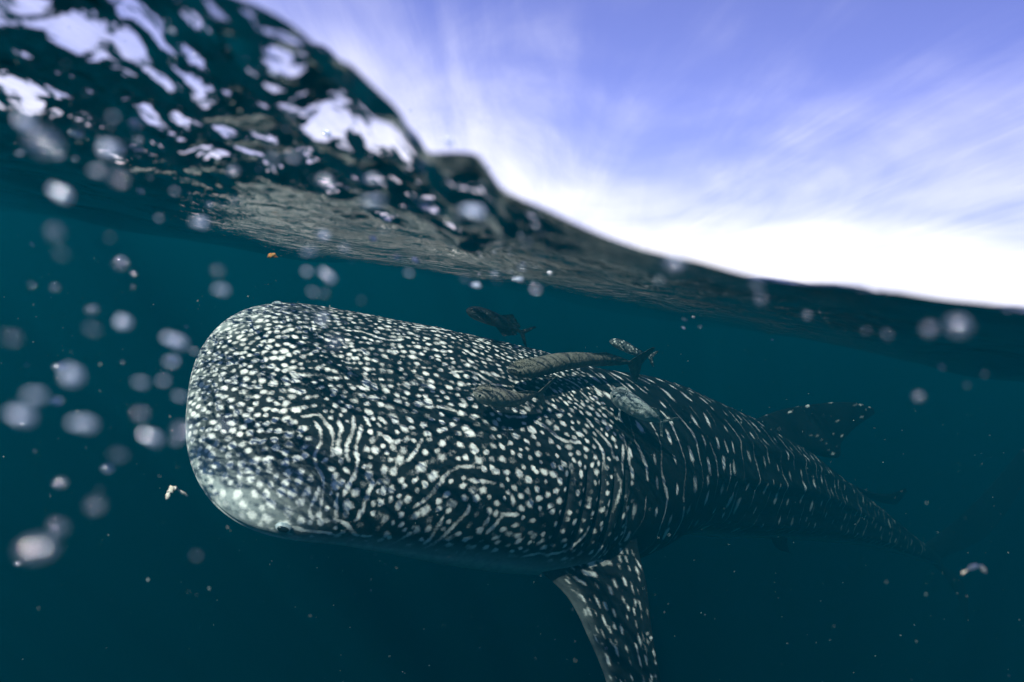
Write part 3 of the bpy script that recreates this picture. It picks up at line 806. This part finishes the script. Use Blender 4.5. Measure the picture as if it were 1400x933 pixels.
# photo pixel, size in photo pixels, distance, kind (b clear bubble, f froth), where
SN_, LO_, UP_, SU_ = 'snout', 'low', 'above', 'surface'
BUBBLES = [
 (298, 371, 26, .30, 'b', UP_), (305, 397, 34, .30, 'f', UP_), (168, 441, 40, .28, 'f', LO_), (126, 450, 30, .26, 'b', LO_), (255, 447, 9, .6, 'f', SN_),
 (243, 468, 44, .28, 'f', SN_), (236, 495, 32, .28, 'f', SN_), (266, 481, 14, .4, 'f', SN_), (194, 524, 36, .27, 'f', SN_), (224, 521, 26, .28, 'f', SN_),
 (98, 514, 52, .22, 'f', LO_), (48, 542, 52, .21, 'f', LO_), (30, 570, 60, .21, 'f', LO_), (118, 580, 54, .23, 'f', LO_), (192, 566, 30, .25, 'b', SN_), (247, 543, 28, .3, 'f', SN_),
 (210, 600, 44, .25, 'f', SN_), (240, 604, 24, .34, 'b', SN_), (250, 590, 40, .26, 'b', SN_), (162, 622, 32, .25, 'b', LO_), (130, 691, 38, .24, 'b', LO_), (80, 720, 36, .23, 'b', LO_), (50, 750, 62, .20, 'b', LO_),
 (75, 317, 34, .24, 'b', LO_), (84, 347, 28, .25, 'b', LO_), (150, 325, 18, .3, 'b', LO_), (268, 760, 20, .3, 'b', LO_), (16, 462, 34, .22, 'b', LO_),
 (441, 437, 28, .34, 'f', UP_), (458, 468, 30, .32, 'b', UP_), (310, 582, 34, .28, 'b', SN_), (430, 607, 18, .3, 'b', SN_), (494, 411, 16, .36, 'b', UP_),
 (420, 372, 24, .33, 'f', UP_), (450, 379, 34, .33, 'f', UP_), (428, 400, 26, .33, 'f', UP_), (444, 402, 18, .34, 'b', UP_), (560, 374, 18, .4, 'f', SU_), (418, 346, 16, .36, 'f', SU_),
 (86, 266, 48, .25, 'f', SU_), (150, 205, 54, .24, 'f', SU_), (134, 234, 34, .25, 'f', SU_), (162, 243, 36, .24, 'b', SU_), (36, 168, 46, .24, 'f', SU_), (60, 195, 62, .22, 'b', SU_), (115, 165, 28, .26, 'b', SU_), (155, 160, 24, .27, 'f', SU_),
 (276, 305, 34, .32, 'f', SU_), (218, 299, 16, .38, 'f', SU_), (525, 316, 13, .42, 'f', SU_), (373, 219, 26, .28, 'f', SU_), (402, 216, 26, .28, 'f', SU_), (448, 249, 34, .29, 'f', SU_), (512, 276, 46, .28, 'f', SU_), (648, 290, 52, .29, 'f', SU_), (510, 245, 30, .3, 'f', SU_), (625, 307, 14, .36, 'b', SU_),
 (923, 357, 42, .26, 'b', SU_), (902, 383, 18, .34, 'f', SU_), (720, 332, 20, .34, 'b', SU_), (1034, 388, 26, .30, 'b', SU_), (1040, 409, 26, .30, 'b', SU_), (1104, 432, 18, .36, 'f', SU_), (1310, 446, 50, .25, 'b', SU_), (1270, 450, 34, .26, 'b', SU_), (1213, 457, 22, .33, 'b', SU_), (1184, 453, 16, .36, 'b', SU_),
 (935, 449, 9, .9, 'f', SU_), (937, 437, 12, .8, 'b', SU_), (948, 434, 8, .9, 'f', SU_), (957, 447, 8, .9, 'b', SU_), (1056, 465, 6, 1.0, 'f', SU_), (1288, 503, 14, .45, 'f', SU_), (1256, 542, 24, .34, 'b', UP_), (1346, 512, 14, .4, 'b', UP_), (1322, 527, 14, .4, 'b', UP_),
 (700, 372, 8, .7, 'f', SU_), (752, 374, 12, .6, 'f', SU_), (676, 345, 9, .6, 'f', SU_), (657, 351, 9, .6, 'f', SU_), (733, 365, 8, .7, 'f', SU_), (615, 337, 10, .55, 'b', SU_), (697, 348, 8, .6, 'f', SU_), (716, 360, 8, .7, 'f', SU_), (655, 375, 8, .8, 'f', SU_)]
def bubble_words(px, py, dia, kd, wh):
    """what the bubble looks like and what it hangs beside"""
    look = {'b': 'clear round air bubble', 'f': 'white froth bubble'}[kd]
    size = 'big ' if dia >= 40 else ('tiny ' if dia <= 14 else '')
    if wh == SU_:
        if px < 300: place = 'in the dark smooth part of the swell'
        elif px < 600 and py < 330: place = 'in the lumpy swell with bright sky windows'
        elif px < 760: place = 'under the mirrored reflection of the spotted shark'
        elif px < 960: place = 'on the thin water edge over the shark'
        else: place = 'in the water edge over the shark\'s fading tail'
    elif wh == SN_: place = 'touching the shark\'s snout' if px > 240 else 'drifting just ahead of the shark\'s snout'
    elif wh == UP_: place = 'over the shark\'s head' if px < 700 else 'over the shark\'s tail'
    else: place = 'in open water ' + ('level with the shark\'s mouth' if 430 < py < 660 else ('deeper than the shark\'s mouth' if py >= 660 else 'higher than the shark\'s back'))
    return size + look + ' ' + place, look + 's ' + place
rb = random.Random(3)
for k in range(95):                 # spray and droplets in the broken swell
    px = rb.uniform(0, 760); top = max(0, 300 - (760 - px) * 0.75 - 25) + 20
    BUBBLES.append((px, rb.uniform(top, 262 + px * 0.2), rb.choice([8, 10, 12, 16, 20, 26]), rb.uniform(.30, .62), rb.choice('bffb'), SU_))
for k in range(26):
    px = rb.uniform(0, 250); BUBBLES.append((px, rb.uniform(300, 800), rb.choice([8, 10, 14, 18, 26]), rb.uniform(.3, .7), 'b', LO_))
for k, (px, py, dia, d, kd, wh) in enumerate(BUBBLES):
    if not kd: continue
    me = rb.choice(BM if kd == 'b' else FM)
    o = bpy.data.objects.new('air_bubble' if kd == 'b' else 'froth_bubble', me); COL.objects.link(o)
    if d < 0.5: d *= 0.75
    blur = 24e-3 / FSTOP * abs(1 / d - 1 / FOCUS) * FPX
    r = max(dia * (0.9 if kd == 'b' else 0.7) - blur * 0.5, dia * 0.32) / 2 * d / FPX
    o.location = Vector(at(px, py, d)); o.scale = (r * rb.uniform(.95, 1.2), r, r * rb.uniform(.8, 1))
    o.rotation_euler = (rb.uniform(-.3, .3), rb.uniform(-.2, .5), rb.uniform(0, 6.28) if kd == 'b' else rb.uniform(-.4, .4))
    lb, gp = bubble_words(px, py, dia, kd, wh); tag(o, lb, 'bubble', gp)

# scraps of food and weed
scrap_cream = simple_mat('cream_scrap', (0.62, 0.55, 0.42), 0.6, 0.3, noise=(200, (0.8, 0.74, 0.62)))
scrap_orange = simple_mat('orange_weed', (0.45, 0.20, 0.05), 0.6, 0.3, noise=(200, (0.25, 0.16, 0.05)))
def ribbon(name, label, pts, rad, material, seed):
    r = np.random.default_rng(seed); pts = np.array(pts, float); k = np.linspace(0, 1, len(pts)); uu = np.linspace(0, 1, 26)
    c = spline(k, pts, uu) + r.normal(size=(26, 3)) * rad * 0.15
    T_ = np.gradient(c, axis=0); T_ /= np.linalg.norm(T_, axis=1, keepdims=True)
    a = np.cross(T_, np.array([0.3, 1, 0.2])); a /= np.linalg.norm(a, axis=1, keepdims=True); b = np.cross(T_, a)
    ph = np.linspace(0, 2 * math.pi, 11)[:-1]; R_ = rad * (0.35 + np.abs(np.sin(uu * 7 + seed))) * np.sqrt(np.clip(np.sin(math.pi * np.clip(uu, .02, .98)), 0, 1))
    P_ = c[:, None] + a[:, None] * (R_[:, None] * np.cos(ph))[..., None] + b[:, None] * (0.5 * R_[:, None] * np.sin(ph))[..., None]
    F = grid_faces(26, 10, True).tolist() + [tuple(range(9, -1, -1)), tuple(range(250, 260))]
    base = c.mean(0); o = mesh_obj(name, P_.reshape(-1, 3) - base, F, material); o.location = Vector(base)
    tag(o, label, 'scrap'); return o
ribbon('food_scrap', 'small cream scrap of food floating below the shark\'s snout', [at(228, 684, 1.1), at(232, 672, 1.1), at(240, 668, 1.11), at(256, 678, 1.12)], 0.005, scrap_cream, 1)
ribbon('food_scrap', 'curved pale scrap drifting low behind the shark\'s tail', [at(1316, 785, .55), at(1328, 776, .55), at(1340, 775, .55), at(1349, 784, .55)], 0.0017, scrap_cream, 2)
ribbon('weed_scrap', 'tiny orange weed scrap on the surface above the shark\'s head', [at(366, 352, 1.3), at(372, 349, 1.3), at(380, 352, 1.3)], 0.004, scrap_orange, 3)
# plankton and dust: too many to count
def specks():
    r = np.random.default_rng(9); V, F = [], []
    tet = np.array([(1, 1, 1), (-1, -1, 1), (-1, 1, -1), (1, -1, -1)], float)
    for k in range(1800):
        d = r.uniform(0.5, 4.5); x = r.uniform(-0.85, 0.85) * d; z = -0.12 - abs(r.normal()) * 0.35 * d
        s_ = r.uniform(0.0002, 0.00062) * (0.6 + 0.4 * d)
        q = tet * s_ * r.uniform(0.4, 1.6, 3) + r.normal(size=(4, 3)) * s_ * 0.3
        o_ = len(V); V.extend((q + (x, d, z)).tolist()); F += [(o_, o_ + 1, o_ + 2), (o_, o_ + 3, o_ + 1), (o_, o_ + 2, o_ + 3), (o_ + 1, o_ + 3, o_ + 2)]
    o = mesh_obj('plankton', np.array(V), F, simple_mat('plankton', (0.5, 0.55, 0.5), 0.7, 0.2, noise=(30, (0.3, 0.42, 0.4))), smooth=False)
    tag(o, 'fine pale plankton and dust specks drifting in the sea', 'plankton', kind='stuff')
specks()
